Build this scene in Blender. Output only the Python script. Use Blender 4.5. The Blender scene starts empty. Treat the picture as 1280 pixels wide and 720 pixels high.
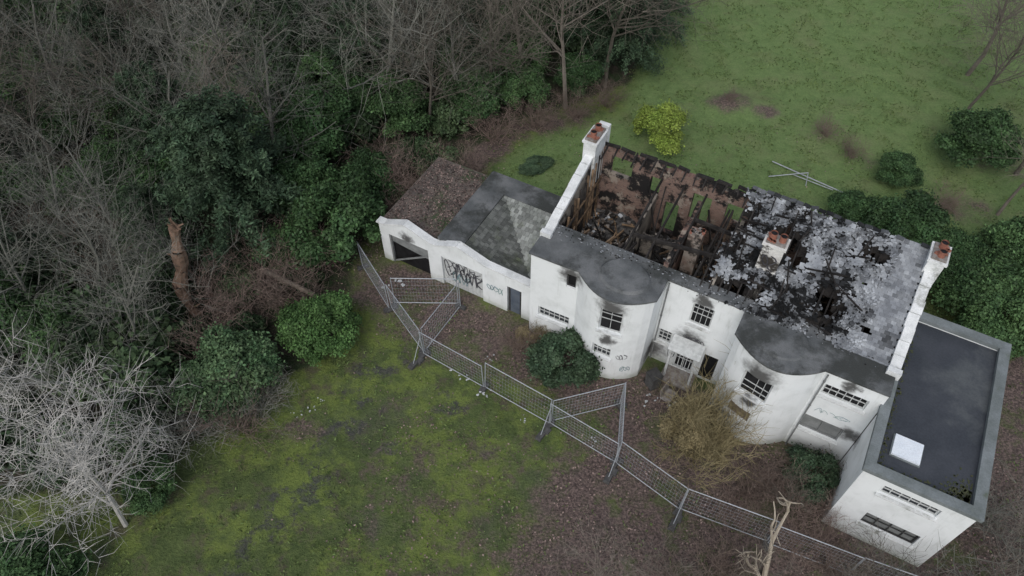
import bpy, math, random
import numpy as np
from mathutils import Vector, Matrix, noise
random.seed(7); RNG=np.random.default_rng(7)
sc=bpy.context.scene
COL=sc.collection

# ------------------------------------------------------------ materials
def newmat(name):
    m=bpy.data.materials.new(name); m.use_nodes=True
    nt=m.node_tree; b=nt.nodes['Principled BSDF']; b.inputs['Specular IOR Level'].default_value=0.2
    return m,nt,b
def N(nt,t,**kw):
    n=nt.nodes.new(t)
    for k,v in kw.items():
        if k.startswith('i_'): n.inputs[k[2:]].default_value=v
        else: setattr(n,k,v)
    return n
def noise_n(nt,vec,scale,detail=5,rough=.6):
    n=N(nt,'ShaderNodeTexNoise'); n.inputs['Scale'].default_value=scale
    n.inputs['Detail'].default_value=detail; n.inputs['Roughness'].default_value=rough
    nt.links.new(vec,n.inputs['Vector']); return n.outputs['Fac']
def mrange(nt,v,a,b,c=0.,d=1.,smooth=True):
    n=N(nt,'ShaderNodeMapRange'); 
    if smooth: n.interpolation_type='SMOOTHSTEP'
    nt.links.new(v,n.inputs['Value'])
    for k,x in zip(('From Min','From Max','To Min','To Max'),(a,b,c,d)): n.inputs[k].default_value=x
    return n.outputs['Result']
def mix(nt,f,a,b,blend='MIX'):
    n=N(nt,'ShaderNodeMix',data_type='RGBA',blend_type=blend)
    for s,v in ((n.inputs[0],f),(n.inputs[6],a),(n.inputs[7],b)):
        if isinstance(v,bpy.types.NodeSocket): nt.links.new(v,s)
        elif isinstance(v,(int,float)): s.default_value=v if s==n.inputs[0] else (v,v,v,1)
        else: s.default_value=(*v,1)
    return n.outputs[2]
def math_n(nt,op,a,b=0.):
    n=N(nt,'ShaderNodeMath',operation=op)
    for s,v in ((n.inputs[0],a),(n.inputs[1],b)):
        if isinstance(v,bpy.types.NodeSocket): nt.links.new(v,s)
        else: s.default_value=v
    return n.outputs[0]
def bump(nt,b,h,strength=.5,dist=.05):
    n=N(nt,'ShaderNodeBump'); n.inputs['Strength'].default_value=strength; n.inputs['Distance'].default_value=dist
    nt.links.new(h,n.inputs['Height']); nt.links.new(n.outputs[0],b.inputs['Normal'])
def simple(name,c1,c2,scale=2.,rough=.85,bmp=.4,tint=False,metal=0.,objvar=0.,fine=14.,c3=None,c3r=(.55,.7),subs=0.):
    m,nt,b=newmat(name)
    tc=N(nt,'ShaderNodeTexCoord').outputs['Object']
    f=mrange(nt,noise_n(nt,tc,scale),.3,.7)
    c=mix(nt,f,c1,c2)
    if c3: c=mix(nt,mrange(nt,noise_n(nt,tc,scale*.37,6,.7),*c3r),c,c3)
    fn=noise_n(nt,tc,scale*fine,3)
    c=mix(nt,1.,c,mix(nt,fn,.7,1.3),'MULTIPLY')
    if tint:
        a=N(nt,'ShaderNodeAttribute',attribute_name='tint').outputs['Fac']
        cb=N(nt,'ShaderNodeCombineColor'); 
        for i in range(3): nt.links.new(a,cb.inputs[i])
        c=mix(nt,1.,c,cb.outputs[0],'MULTIPLY')
    if objvar:
        oi=N(nt,'ShaderNodeObjectInfo').outputs['Random']
        hs=N(nt,'ShaderNodeHueSaturation'); nt.links.new(c,hs.inputs['Color'])
        nt.links.new(mrange(nt,oi,0,1,1-objvar,1+objvar,False),hs.inputs['Value'])
        nt.links.new(mrange(nt,oi,0,1,.5+.03*objvar,.5-.03*objvar,False),hs.inputs['Hue'])
        c=hs.outputs[0]
    nt.links.new(c,b.inputs['Base Color']); b.inputs['Roughness'].default_value=rough; b.inputs['Metallic'].default_value=metal
    if bmp: bump(nt,b,fn,bmp,.03)
    return m
def leafmat(name,c1,c2,var=.2):
    m=simple(name,c1,c2,1.2,.6,0,True,objvar=var)
    return m

# ------------------------------------------------------------ mesh builder
class MB:
    def __init__(s): s.v=[];s.f=[];s.m=[];s.t=[]
    def face(s,pts,m=0,t=1.):
        b=len(s.v); s.v+= [tuple(p) for p in pts]; s.f.append(tuple(range(b,b+len(pts)))); s.m.append(m); s.t.append(t)
    def box(s,c,size,M=None,m=0,t=1.,taper=1.):
        b=len(s.v); hx,hy,hz=[x/2 for x in size]; c=Vector(c)
        for z in (-1,1):
            k=1 if z<0 else taper
            for x,y in ((-1,-1),(1,-1),(1,1),(-1,1)):
                p=Vector((x*hx*k,y*hy*k,z*hz))
                if M is not None: p=M@p
                s.v.append(tuple(p+c))
        for f in ((3,2,1,0),(4,5,6,7),(0,1,5,4),(1,2,6,5),(2,3,7,6),(3,0,4,7)):
            s.f.append(tuple(b+i for i in f)); s.m.append(m); s.t.append(t)
    def shard(s,c,r,M,m=0,t=1.,n=4,rnd=random,asp=.7):
        b=len(s.v); c=Vector(c); a0=rnd.random()*6.28
        pts=[]
        for i in range(n):
            a=a0+6.283*(i+rnd.uniform(-.25,.25))/n; k=rnd.uniform(.6,1.1)
            pts.append(Vector((math.cos(a)*r*k,math.sin(a)*r*k*asp,0)))
        for dz_ in (-.007,.007):
            for p in pts: s.v.append(tuple(M@(p+Vector((0,0,dz_)))+c))
        s.f.append(tuple(b+n+i for i in range(n))); s.m.append(m); s.t.append(t)
        for i in range(n):
            j=(i+1)%n; s.f.append((b+i,b+j,b+n+j,b+n+i)); s.m.append(m); s.t.append(t)
    def bx(s,x0,x1,y0,y1,z0,z1,m=0,t=1.):
        s.box(((x0+x1)/2,(y0+y1)/2,(z0+z1)/2),(x1-x0,y1-y0,z1-z0),None,m,t)
    def beam(s,p0,p1,w,h,m=0,t=1.):
        p0=Vector(p0);p1=Vector(p1);d=p1-p0
        q=d.to_track_quat('X','Z').to_matrix()
        s.box((p0+p1)/2,(d.length,w,h),q,m,t)
    def tube(s,p0,p1,r0,r1,n=3,m=0,t=1.,cap=False):
        p0=Vector(p0);p1=Vector(p1);d=p1-p0
        if d.length<1e-5: return
        z=d.normalized(); x=z.orthogonal().normalized(); y=z.cross(x); b=len(s.v)
        for p,r in ((p0,r0),(p1,r1)):
            for i in range(n):
                a=2*math.pi*i/n; s.v.append(tuple(p+x*(math.cos(a)*r)+y*(math.sin(a)*r)))
        for i in range(n):
            j=(i+1)%n; s.f.append((b+i,b+j,b+n+j,b+n+i)); s.m.append(m); s.t.append(t)
        if cap: s.f.append(tuple(b+n+i for i in range(n))); s.m.append(m); s.t.append(t)
    def build(s,name,mats,parent=None,smooth=False):
        me=bpy.data.meshes.new(name); me.from_pydata(s.v,[],s.f)
        for x in mats: me.materials.append(x)
        me.polygons.foreach_set('material_index',s.m)
        a=me.attributes.new('tint','FLOAT','FACE'); a.data.foreach_set('value',s.t)
        if smooth: me.polygons.foreach_set('use_smooth',[True]*len(s.f))
        me.update()
        return place(name,me,parent)
def place(name,me,parent=None,loc=(0,0,0),rot=0.,scale=1.):
    o=bpy.data.objects.new(name,me); COL.objects.link(o)
    if parent: o.parent=parent
    o.location=loc; o.rotation_euler=(0,0,rot)
    o.scale=(scale,)*3 if not isinstance(scale,tuple) else scale
    return o
def empty(name,loc,rot=0):
    e=bpy.data.objects.new(name,None); COL.objects.link(e); e.location=loc; e.rotation_euler=(0,0,rot); return e
def quadmesh(name,V,tint,mats,midx=None):
    n=len(V)//4; me=bpy.data.meshes.new(name)
    me.vertices.add(n*4); me.vertices.foreach_set('co',V.astype(np.float32).ravel())
    me.loops.add(n*4); me.loops.foreach_set('vertex_index',np.arange(n*4,dtype=np.int32))
    me.polygons.add(n); me.polygons.foreach_set('loop_start',np.arange(0,n*4,4,dtype=np.int32))
    for x in mats: me.materials.append(x)
    if midx is not None: me.polygons.foreach_set('material_index',midx.astype(np.int32))
    me.update(calc_edges=True)
    a=me.attributes.new('tint','FLOAT','FACE'); a.data.foreach_set('value',tint.astype(np.float32))
    return me
def leafquads(P,Nn,sz,aspect=.55,rng=RNG):
    n=len(P); r=rng.normal(size=(n,3)); Nn=Nn/np.linalg.norm(Nn,axis=1,keepdims=True)
    T=np.cross(Nn,r); T/=np.linalg.norm(T,axis=1,keepdims=True); B=np.cross(Nn,T)
    s=sz[:,None]; V=np.empty((n,4,3))
    V[:,0]=P-T*s*.5; V[:,1]=P+B*s*.5*aspect; V[:,2]=P+T*s*.5; V[:,3]=P-B*s*.5*aspect
    return V.reshape(-1,3)

# ------------------------------------------------------------ material set
M_wall,nt,b=newmat('white_render')
tc=N(nt,'ShaderNodeTexCoord').outputs['Object']
c=mix(nt,mrange(nt,noise_n(nt,tc,.9,6,.65),.4,.8),(.79,.82,.83),(.64,.67,.67))
sx=N(nt,'ShaderNodeMapping'); sx.inputs['Scale'].default_value=(3.,3.,.35); nt.links.new(tc,sx.inputs[0])
c=mix(nt,mrange(nt,noise_n(nt,sx.outputs[0],1.6,6,.7),.54,.78,0,.45),c,(.36,.38,.35))
sp=N(nt,'ShaderNodeSeparateXYZ'); nt.links.new(tc,sp.inputs[0])
low=mrange(nt,math_n(nt,'ADD',sp.outputs[2],math_n(nt,'MULTIPLY',noise_n(nt,tc,1.8),1.2)),.4,1.2,.6,0)
c=mix(nt,low,c,(.22,.25,.18))
soot=None
for (x,y,z,r) in ((1.95,.3,5.35,.75),(4.2,-.4,5.3,.85),(4.25,-.4,4.2,.6),(4.25,-.4,3.0,.5),(7.5,1.8,5.3,.5),(10.7,-.4,4.95,.95),(10.7,-.4,3.0,.5),(7.4,1.7,2.5,.8),(13.9,.5,5.4,.45),(-7.4,.8,2.3,.5),(5.9,1.6,.8,.9),(14.9,.4,2.4,.6),(0,4.5,6.2,.8)):
    vd=N(nt,'ShaderNodeVectorMath',operation='DISTANCE'); nt.links.new(tc,vd.inputs[0]); vd.inputs[1].default_value=(x,y,z)
    dd=math_n(nt,'ADD',vd.outputs['Value'],math_n(nt,'MULTIPLY',math_n(nt,'SUBTRACT',noise_n(nt,tc,3.5),.5),.9))
    f=mrange(nt,dd,r*.25,r*1.15,.92,0)
    soot=f if soot is None else math_n(nt,'MAXIMUM',soot,f)
c=mix(nt,soot,c,(.05,.048,.046))
nt.links.new(c,b.inputs['Base Color']); b.inputs['Roughness'].default_value=.8
bump(nt,b,noise_n(nt,tc,18,4),.25,.02)

M_white=simple('white_coping',(.77,.79,.79),(.58,.60,.6),1.5,c3=(.22,.23,.2),c3r=(.54,.7))
M_felt=simple('grey_roof_felt',(.09,.098,.102),(.165,.172,.176),.9,.8,.5,c3=(.05,.054,.052),c3r=(.45,.6),fine=25)
M_annexroof=simple('dark_annex_roof',(.042,.048,.058),(.062,.068,.08),.5,.5,.2,c3=(.10,.11,.115),c3r=(.54,.72),fine=30)
M_moss=simple('roof_moss',(.05,.065,.03),(.085,.09,.05),5)
M_kerb=simple('roof_kerb',(.21,.235,.245),(.14,.16,.16),1.2,c3=(.09,.11,.07))
M_slate=simple('roof_slate',(.35,.37,.39),(.20,.215,.235),1.3,.8,.3,True,fine=20)
M_slate2=simple('garage_slate',(.2,.21,.2),(.13,.14,.13),1.5,.75,.3,True,c3=(.12,.14,.09),c3r=(.5,.7))
M_char=simple('charred_timber',(.012,.011,.011),(.035,.032,.03),3,.85,.5,True)
M_ash=simple('ash_debris',(.018,.018,.02),(.14,.137,.135),4,.95,.8,c3=(.14,.10,.07),c3r=(.6,.75))
M_wood=simple('scorched_wood',(.22,.155,.10),(.08,.057,.04),3,.8,.3,True)
M_plaster=simple('scorched_plaster',(.32,.29,.25),(.15,.135,.12),1.5,.9,.4,c3=(.028,.026,.025),c3r=(.49,.57))
M_dark=simple('soot_and_dark_inside',(.008,.008,.009),(.02,.02,.022),3,.6,0)  # burnt black panes, also near-black fill painted as the unlit inside of openings
M_glass=simple('window_glass',(.02,.025,.03),(.05,.055,.06),2,.15,0)
M_pot=simple('terracotta_pot',(.33,.14,.10),(.24,.11,.08),4)
M_frame=simple('window_frame_black',(.03,.03,.03),(.06,.06,.06),6)
M_framew=simple('window_frame_white',(.6,.62,.62),(.45,.47,.47),6)
M_board=simple('plywood_board',(.26,.21,.16),(.2,.165,.13),2)
M_boardg=simple('grey_board',(.25,.26,.26),(.17,.18,.18),2)
M_door=simple('blue_grey_door',(.08,.1,.13),(.12,.14,.17),2)
M_rubble=simple('rubble',(.3,.29,.28),(.16,.13,.11),5,.9,.4,True)
M_sky_l=simple('skylight_plastic',(.78,.83,.88),(.7,.76,.82),2,.4,0)
M_metal=simple('galvanised_steel',(.42,.45,.48),(.32,.34,.37),8,.5,0,metal=.2)
M_foot=simple('rubber_foot',(.06,.06,.06),(.1,.1,.1),6)
M_graf=simple('graffiti_black',(.06,.06,.07),(.10,.10,.11),3,bmp=0)
M_grafb=simple('graffiti_blue',(.22,.30,.36),(.2,.32,.3),3,bmp=0)
M_litter=simple('litter_white',(.5,.52,.53),(.35,.37,.38),6,bmp=0)
M_barkb=simple('bark_brown',(.115,.102,.085),(.18,.16,.135),2,objvar=.3,bmp=0)
M_barkg=simple('bark_grey',(.135,.138,.118),(.215,.215,.19),2,objvar=.35,bmp=0)
M_barkp=simple('bark_pale',(.38,.37,.35),(.48,.465,.44),2,bmp=0)
M_barkr=simple('twig_redbrown',(.15,.11,.092),(.215,.17,.145),2,objvar=.2,bmp=0)
M_barky=simple('twig_tan',(.27,.23,.13),(.20,.17,.09),2,bmp=0)
M_snag=simple('snag_wood',(.25,.165,.12),(.13,.09,.065),4)
L_dark=leafmat('leaf_dark_conifer',(.032,.060,.034),(.056,.088,.048))
L_mid=leafmat('leaf_laurel',(.038,.08,.032),(.060,.112,.042),.28)
L_bright=leafmat('leaf_privet',(.058,.12,.036),(.085,.155,.05),.1)
L_yel=leafmat('leaf_golden',(.17,.25,.045),(.24,.31,.065),.05)
L_rho=leafmat('leaf_rhododendron',(.055,.11,.05),(.10,.155,.075),.1)
L_ivy=leafmat('leaf_ivy',(.026,.050,.024),(.052,.082,.038),.4)
L_fall=leafmat('fallen_leaf',(.15,.11,.10),(.22,.165,.145),0)
L_grass=leafmat('grass_blade',(.09,.14,.042),(.14,.195,.065),0)
L_tan=leafmat('leaf_dead_tan',(.20,.165,.09),(.27,.23,.13),0)

# brick
M_brick,nt,b=newmat('sooty_brick')
tc=N(nt,'ShaderNodeTexCoord').outputs['Object']
mp=N(nt,'ShaderNodeMapping'); mp.inputs['Rotation'].default_value=(math.radians(90),0,0); nt.links.new(tc,mp.inputs[0])
bt=N(nt,'ShaderNodeTexBrick'); nt.links.new(mp.outputs[0],bt.inputs['Vector']); bt.inputs['Scale'].default_value=4.
bt.inputs['Color1'].default_value=(.24,.145,.115,1); bt.inputs['Color2'].default_value=(.16,.10,.085,1); bt.inputs['Mortar'].default_value=(.2,.18,.155,1); bt.inputs['Mortar Size'].default_value=.03
c=mix(nt,mrange(nt,noise_n(nt,tc,.8,6,.7),.45,.54),bt.outputs['Color'],(.018,.017,.017))
c=mix(nt,mrange(nt,noise_n(nt,tc,1.3,5,.7),.55,.65),c,(.28,.24,.2))
nt.links.new(c,b.inputs['Base Color']); b.inputs['Roughness'].default_value=.95; bump(nt,b,noise_n(nt,tc,12),.5,.05)

# ------------------------------------------------------------ ground
def polysd(X,Y,poly):
    p=np.array(poly,float); n=len(p); d=np.full(X.shape,1e9); ins=np.zeros(X.shape,bool)
    for i in range(n):
        a=p[i];b2=p[(i+1)%n]; e=b2-a; wx=X-a[0]; wy=Y-a[1]
        t=np.clip((wx*e[0]+wy*e[1])/(e@e),0,1); d=np.minimum(d,np.hypot(wx-e[0]*t,wy-e[1]*t))
        c1=(a[1]>Y)!=(b2[1]>Y)
        with np.errstate(divide='ignore',invalid='ignore'):
            xi=(b2[0]-a[0])*(Y-a[1])/(b2[1]-a[1]+1e-12)+a[0]
        ins^= c1&(X<xi)
    return np.where(ins,d,-d)
def sstep(x,a,b):
    t=np.clip((x-a)/(b-a),0,1); return t*t*(3-2*t)
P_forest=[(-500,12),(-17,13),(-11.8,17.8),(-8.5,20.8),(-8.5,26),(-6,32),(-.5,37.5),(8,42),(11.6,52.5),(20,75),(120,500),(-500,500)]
P_leaf=[(-8.8,23.5),(-5.2,20.6),(0,18.2),(3.6,16.2),(1.5,14.6),(.2,12),(-1.5,8),(-1,4),(30,0),(30,12),(8,19),(0,23),(-8,28)]
P_leafs=[(-6,19),(1.6,15.6),(2,8),(-5,7),(-7.5,13)]
P_leaf2=[(-9,27),(-6,31),(-1,38),(4.5,39.5),(4.8,37.5),(1,36.6),(-1.5,33.5),(-3,30)]
P_brown=[(18,4),(19.5,14),(22,20),(60,24),(60,2)]
P_lawn=[(-1.8,29),(-1,33.5),(1,36),(7,39),(12,54),(20,75),(200,400),(300,30),(28,26),(18,25)]
def masks(X,Y):
    forest=sstep(polysd(X,Y,P_forest),-1.2,1.2)
    leaf=np.maximum.reduce([.9*sstep(polysd(X,Y,P_leaf),-1.8,1.8),sstep(polysd(X,Y,P_leaf2),-1,1),sstep(polysd(X,Y,P_brown),-1,1)*.9,.42*sstep(polysd(X,Y,P_leafs),-2.5,2.5)])
    for (cx,cy,r,k) in ((14.3,39.6,2.0,.8),(16.4,38.9,1.3,.8),(19.4,36.4,1.6,.45),(21,34.0,1.5,.45),(26,30,2.5,.6),(-9.5,16,1.4,.7),(30,34,3,.5)):
        leaf=np.maximum(leaf,k*(1-sstep(np.hypot(X-cx,(Y-cy)*1.6),r*.4,r*1.3)))
    drive=.62*np.exp(-(((X+5.8)*.89-(Y-20.3)*.45+0)/1.7)**2)*(Y<21)*(Y>2)
    for (cx,cy,r,k) in ((-3,17.3,1.2,.8),(-5.2,15.2,.9,.85),(-8.6,13.0,1.3,.9),(-1.2,15.0,.8,.5),(-6.3,19.3,1,.7)):
        drive=np.maximum(drive,k*np.exp(-((X-cx)**2+(Y-cy)**2)/(r*r)))
    lawn=sstep(polysd(X,Y,P_lawn),-1,1)
    return forest,leaf,drive,lawn
def axis(a,b,st,ends):
    m=list(np.arange(a,b+.001,st)); lo=[];x=a
    s=st
    while x>ends[0]: s*=1.5; x-=s; lo.append(x)
    hi=[];x=m[-1];s=st
    while x<ends[1]: s*=1.5; x+=s; hi.append(x)
    return np.array(lo[::-1]+m+hi)
xs=axis(-42,44,.4,(-600,600)); ys=axis(2,66,.4,(-500,700))
X,Y=np.meshgrid(xs,ys); Fm,Lm,Dm,Wm=masks(X,Y)
Z=np.zeros_like(X)
for i in range(X.shape[0]):
    for j in range(X.shape[1]):
        if abs(X[i,j])<45 and Y[i,j]<68:
            Z[i,j]=.10*noise.noise((X[i,j]*.35,Y[i,j]*.35,0))+.05*noise.noise((X[i,j]*1.3,Y[i,j]*1.3,3))
u0,v0=math.cos(math.radians(29)),math.sin(math.radians(29))
S_=(X-.7)*u0-(Y-21.3)*v0; D_=(X-.7)*v0+(Y-21.3)*u0
near=((S_>-10)&(S_<20)&(D_>-3)&(D_<8)); Z=np.where(near,Z*.2-.03,Z)
mound=np.exp(-((X-14.5)**2+((Y-39.5)*1.5)**2)/2.5)*.5; Z=Z+mound
V=np.stack([X,Y,Z],-1).reshape(-1,3); nx=len(xs); ny=len(ys)
faces=[(j*nx+i,j*nx+i+1,(j+1)*nx+i+1,(j+1)*nx+i) for j in range(ny-1) for i in range(nx-1)]
me=bpy.data.meshes.new('ground'); me.from_pydata(V.tolist(),[],faces)
for nm,A in (('forest',Fm),('leaf',Lm),('drive',Dm),('lawn',Wm)):
    a=me.attributes.new(nm,'FLOAT','POINT'); a.data.foreach_set('value',A.astype(np.float32).ravel())
me.polygons.foreach_set('use_smooth',[True]*len(faces))
M_gr,nt,b=newmat('ground_mix'); tc=N(nt,'ShaderNodeTexCoord').outputs['Object']
def at(n): return N(nt,'ShaderNodeAttribute',attribute_name=n).outputs['Fac']
n1=noise_n(nt,tc,.35,6,.65); n2=noise_n(nt,tc,1.6,6,.7); n3=noise_n(nt,tc,9,5,.7); n4=noise_n(nt,tc,.9,7,.75)
of=N(nt,'ShaderNodeMapping'); of.inputs['Location'].default_value=(31.,17.,5.); nt.links.new(tc,of.inputs[0])
n6=noise_n(nt,of.outputs[0],.5,8,.72); n7=noise_n(nt,of.outputs[0],.22,7,.7)
grass=mix(nt,mrange(nt,n2,.3,.7),(.065,.092,.035),(.11,.145,.052))
grass=mix(nt,mrange(nt,n6,.46,.60),grass,(.15,.195,.052))
grass=mix(nt,mrange(nt,n4,.49,.64,0,.8),grass,(.105,.09,.066))
grass=mix(nt,mrange(nt,n7,.54,.66,0,.6),grass,(.08,.095,.058))
field=mix(nt,mrange(nt,n2,.3,.7),(.125,.195,.07),(.17,.25,.095))
field=mix(nt,mrange(nt,n1,.45,.65,0,.6),field,(.19,.235,.105))
field=mix(nt,mrange(nt,n6,.52,.70,0,.5),field,(.155,.155,.085))
field=mix(nt,mrange(nt,n4,.55,.70,0,.45),field,(.10,.14,.055))
g=mix(nt,at('lawn'),grass,field)
dr=mix(nt,mrange(nt,n3,.3,.7),(.048,.052,.05),(.085,.09,.085))
dm=mrange(nt,math_n(nt,'ADD',math_n(nt,'MULTIPLY',at('drive'),.33),n4),.68,.80,0,.85)
g=mix(nt,dm,g,dr)
lf=mix(nt,mrange(nt,n3,.35,.65),(.082,.062,.06),(.20,.148,.135))
lf=mix(nt,mrange(nt,n2,.5,.7,0,.6),lf,(.085,.076,.065))
lf=mix(nt,mrange(nt,n6,.50,.62,0,.75),lf,(.09,.115,.048))
lm=mrange(nt,math_n(nt,'ADD',math_n(nt,'MULTIPLY',at('leaf'),.5),math_n(nt,'ADD',math_n(nt,'MULTIPLY',n4,.8),math_n(nt,'MULTIPLY',n3,.25))),.66,.98,0,.97)
g=mix(nt,lm,g,lf)
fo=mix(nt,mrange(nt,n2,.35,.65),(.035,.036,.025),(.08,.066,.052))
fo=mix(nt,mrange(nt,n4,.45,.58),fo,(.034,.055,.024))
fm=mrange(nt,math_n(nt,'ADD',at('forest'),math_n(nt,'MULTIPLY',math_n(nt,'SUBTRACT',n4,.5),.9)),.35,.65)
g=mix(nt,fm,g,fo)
g=mix(nt,1.,g,mix(nt,n3,.5,1.5),'MULTIPLY')
nt.links.new(g,b.inputs['Base Color']); b.inputs['Roughness'].default_value=.95
bump(nt,b,math_n(nt,'ADD',n3,n2),.9,.12)
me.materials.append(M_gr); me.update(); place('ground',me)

# ------------------------------------------------------------ walls
class Path:
    def __init__(s,pts):
        s.p=[Vector(p).to_2d() for p in pts]; s.A=[0.]
        for a,b in zip(s.p,s.p[1:]): s.A.append(s.A[-1]+(b-a).length)
        s.n=[]
        for i in range(len(s.p)-1):
            d=(s.p[i+1]-s.p[i]).normalized(); s.n.append(Vector((-d.y,d.x)))
    def at(s,a):
        a=min(max(a,0),s.A[-1])
        for i in range(len(s.p)-1):
            if a<=s.A[i+1]+1e-7:
                t=(a-s.A[i])/(s.A[i+1]-s.A[i]); P=s.p[i].lerp(s.p[i+1],t)
                if t<1e-4 and i>0: k=(i-1,i)
                elif t>1-1e-4 and i<len(s.n)-1: k=(i,i+1)
                else: k=(i,i)
                n=(s.n[k[0]]+s.n[k[1]]); n.normalize(); n=n/max(.5,n.dot(s.n[k[0]]))
                return P,n
    def arc(s,x):
        for i in range(len(s.p)-1):
            if s.p[i].x<=x<=s.p[i+1].x and s.p[i+1].x-s.p[i].x>1e-6 and abs((s.p[i+1]-s.p[i]).normalized().x)>.3:
                return s.A[i]+(x-s.p[i].x)/(s.p[i+1].x-s.p[i].x)*(s.A[i+1]-s.A[i])
def wall(mb,path,z0,z1,ops,thick,topf=None,m=0,mb_=None,step=None):
    if mb_ is None: mb_=m
    A=set(path.A); Zs={z0,z1}
    for o in ops: A|={o[0],o[1]}; Zs|={o[2],o[3]}
    if step:
        a=0
        while a<path.A[-1]: A.add(a); a+=step
    A=sorted(A); A=[a for i,a in enumerate(A) if i==0 or a-A[i-1]>1e-4]; Zs=sorted(Zs); na,nz=len(A)-1,len(Zs)-1
    full=lambda i,j: 0<=i<na and 0<=j<nz and not any(o[0]-1e-5<=(A[i]+A[i+1])/2<=o[1]+1e-5 and o[2]<=(Zs[j]+Zs[j+1])/2<=o[3] for o in ops)
    def vt(i,j,back):
        P,n=path.at(A[i]); z=Zs[j]
        if j==nz and topf: z=topf(A[i])
        if back: P=P+n*thick
        return (P.x,P.y,z)
    for i in range(na):
        for j in range(nz):
            if not full(i,j): continue
            mb.face([vt(i,j,0),vt(i+1,j,0),vt(i+1,j+1,0),vt(i,j+1,0)],m)
            mb.face([vt(i+1,j,1),vt(i,j,1),vt(i,j+1,1),vt(i+1,j+1,1)],mb_)
            if not full(i,j+1): mb.face([vt(i,j+1,0),vt(i+1,j+1,0),vt(i+1,j+1,1),vt(i,j+1,1)],m)
            if not full(i,j-1): mb.face([vt(i,j,1),vt(i+1,j,1),vt(i+1,j,0),vt(i,j,0)],m)
            if not full(i-1,j): mb.face([vt(i,j,0),vt(i,j+1,0),vt(i,j+1,1),vt(i,j,1)],m)
            if not full(i+1,j): mb.face([vt(i+1,j,1),vt(i+1,j+1,1),vt(i+1,j+1,0),vt(i+1,j,0)],m)
def window(mb,path,a0,a1,z0,z1,cols=3,rows=3,glass=1,frame=0,rec=.12,sill=2,bars=.035,missing=.0,r=random):
    P0,_=path.at(a0);P1,_=path.at(a1); d=(P1-P0); w=d.length; d.normalize(); n=Vector((-d.y,d.x))
    M=Matrix(((d.x,n.x,0),(d.y,n.y,0),(0,0,1)))
    def bb(x,y,z,sx,sy,sz,m): mb.box(Vector((P0.x,P0.y,0))+M@Vector((x,y,z)),(sx,sy,sz),M,m)
    h=z1-z0; zc=(z0+z1)/2
    bb(w/2,rec+.06,zc,w-.01,.02,h-.01,glass)
    f=.06
    bb(f/2,rec,zc,f,.06,h-.004,frame); bb(w-f/2,rec,zc,f,.06,h-.004,frame)
    bb(w/2,rec,z0+f/2+.002,w-2*f-.004,.058,f,frame); bb(w/2,rec,z1-f/2-.002,w-2*f-.004,.058,f,frame)
    for i in range(1,cols):
        if r.random()>missing: bb(w*i/cols,rec+.005,zc,bars,.04,h-2*f,frame)
    for j in range(1,rows):
        if r.random()>missing: bb(w/2,rec-.003,z0+h*j/rows,w-2*f,.035,bars,frame)
    if sill is not None: bb(w/2,-.04,z0-.035,w+.16,.2,.06,sill)
ROT=-math.radians(29); ORG=(.7,21.3,0)
house=empty('burnt_house',ORG,ROT)
pts=[(0,7.0-6.7),(1.2,.33),(2.3,.38)]
for i in range(1,14):
    t=i/14; pts.append((2.3+3.42*t,.42-.85*math.sin(math.pi*t)**.85))
pts+=[(5.74,.5),(5.79,1.8),(9.22,1.82),(9.26,.5)]
for i in range(1,14):
    t=i/14; pts.append((9.26+3.5*t,.45-.9*math.sin(math.pi*t)**.85))
pts+=[(12.8,.48),(15.2,.5)]
FP=Path(pts)
def op(x0,x1,z0,z1): return (FP.arc(x0),FP.arc(x1),z0,z1)
O=dict(w1=op(1.75,2.2,4.5,5.35),w2=op(.45,2.05,1.6,2.3),w3=op(3.75,4.75,3.55,5.05),w4=op(3.6,4.5,1.6,2.35),w5=op(7.1,8.05,3.6,5.0),
 w6=op(5.95,6.6,1.5,2.4),dr=op(7.0,7.9,0,2.25),d2=op(8.25,8.9,0,1.9),w7=op(10.1,11.3,3.25,4.75),w8=op(10.0,11.0,1.5,2.3),w9=op(13.05,14.75,4.25,5.0),w10=op(12.95,14.6,1.55,2.6))
mb=MB(); wall(mb,FP,-.2,5.8,list(O.values()),.3,m=0,mb_=1); mb.build('front_wall',[M_wall,M_plaster],house)
mb=MB(); W=[M_frame,M_dark,M_white,M_glass,M_framew,M_board,M_boardg]
window(mb,FP,*O['w1'],cols=2,rows=2,sill=None,missing=.5)
window(mb,FP,*O['w2'],cols=6,rows=2,frame=4,glass=3,bars=.03)
window(mb,FP,*O['w3'],cols=4,rows=4,missing=.25,frame=4,bars=.022)
window(mb,FP,*O['w4'],cols=4,rows=2,frame=4,glass=3)
window(mb,FP,*O['w5'],cols=4,rows=4,missing=.1,frame=4,bars=.022)
window(mb,FP,*O['w6'],cols=3,rows=3,frame=4,glass=3)
window(mb,FP,*O['w7'],cols=4,rows=4,missing=.2,frame=4,bars=.022)
window(mb,FP,*O['w8'],cols=1,rows=1,glass=5,frame=5)
window(mb,FP,*O['w9'],cols=6,rows=2,frame=4,bars=.03)
window(mb,FP,*O['w10'],cols=2,rows=1,glass=6,frame=6)
window(mb,FP,*O['dr'],cols=2,rows=3,glass=1,frame=4,sill=None)
window(mb,FP,*O['d2'],cols=1,rows=1,glass=1,frame=0,sill=None)
mb.build('windows',W,house)
mb=MB()
for x in (6.85,8.05): mb.bx(x-.05,x+.05,1.05,1.15,0,2.3)
mb.box((7.45,1.35,2.4),(1.5,.85,.07),Matrix.Rotation(math.radians(10),3,'X'))
for x in np.arange(6.95,8.0,.17): mb.bx(x,x+.03,1.07,1.1,1.1,2.2)
mb.bx(6.9,8.0,1.08,1.12,1.05,1.1); mb.bx(6.7,8.2,.8,1.78,-.1,.12,1)
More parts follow.
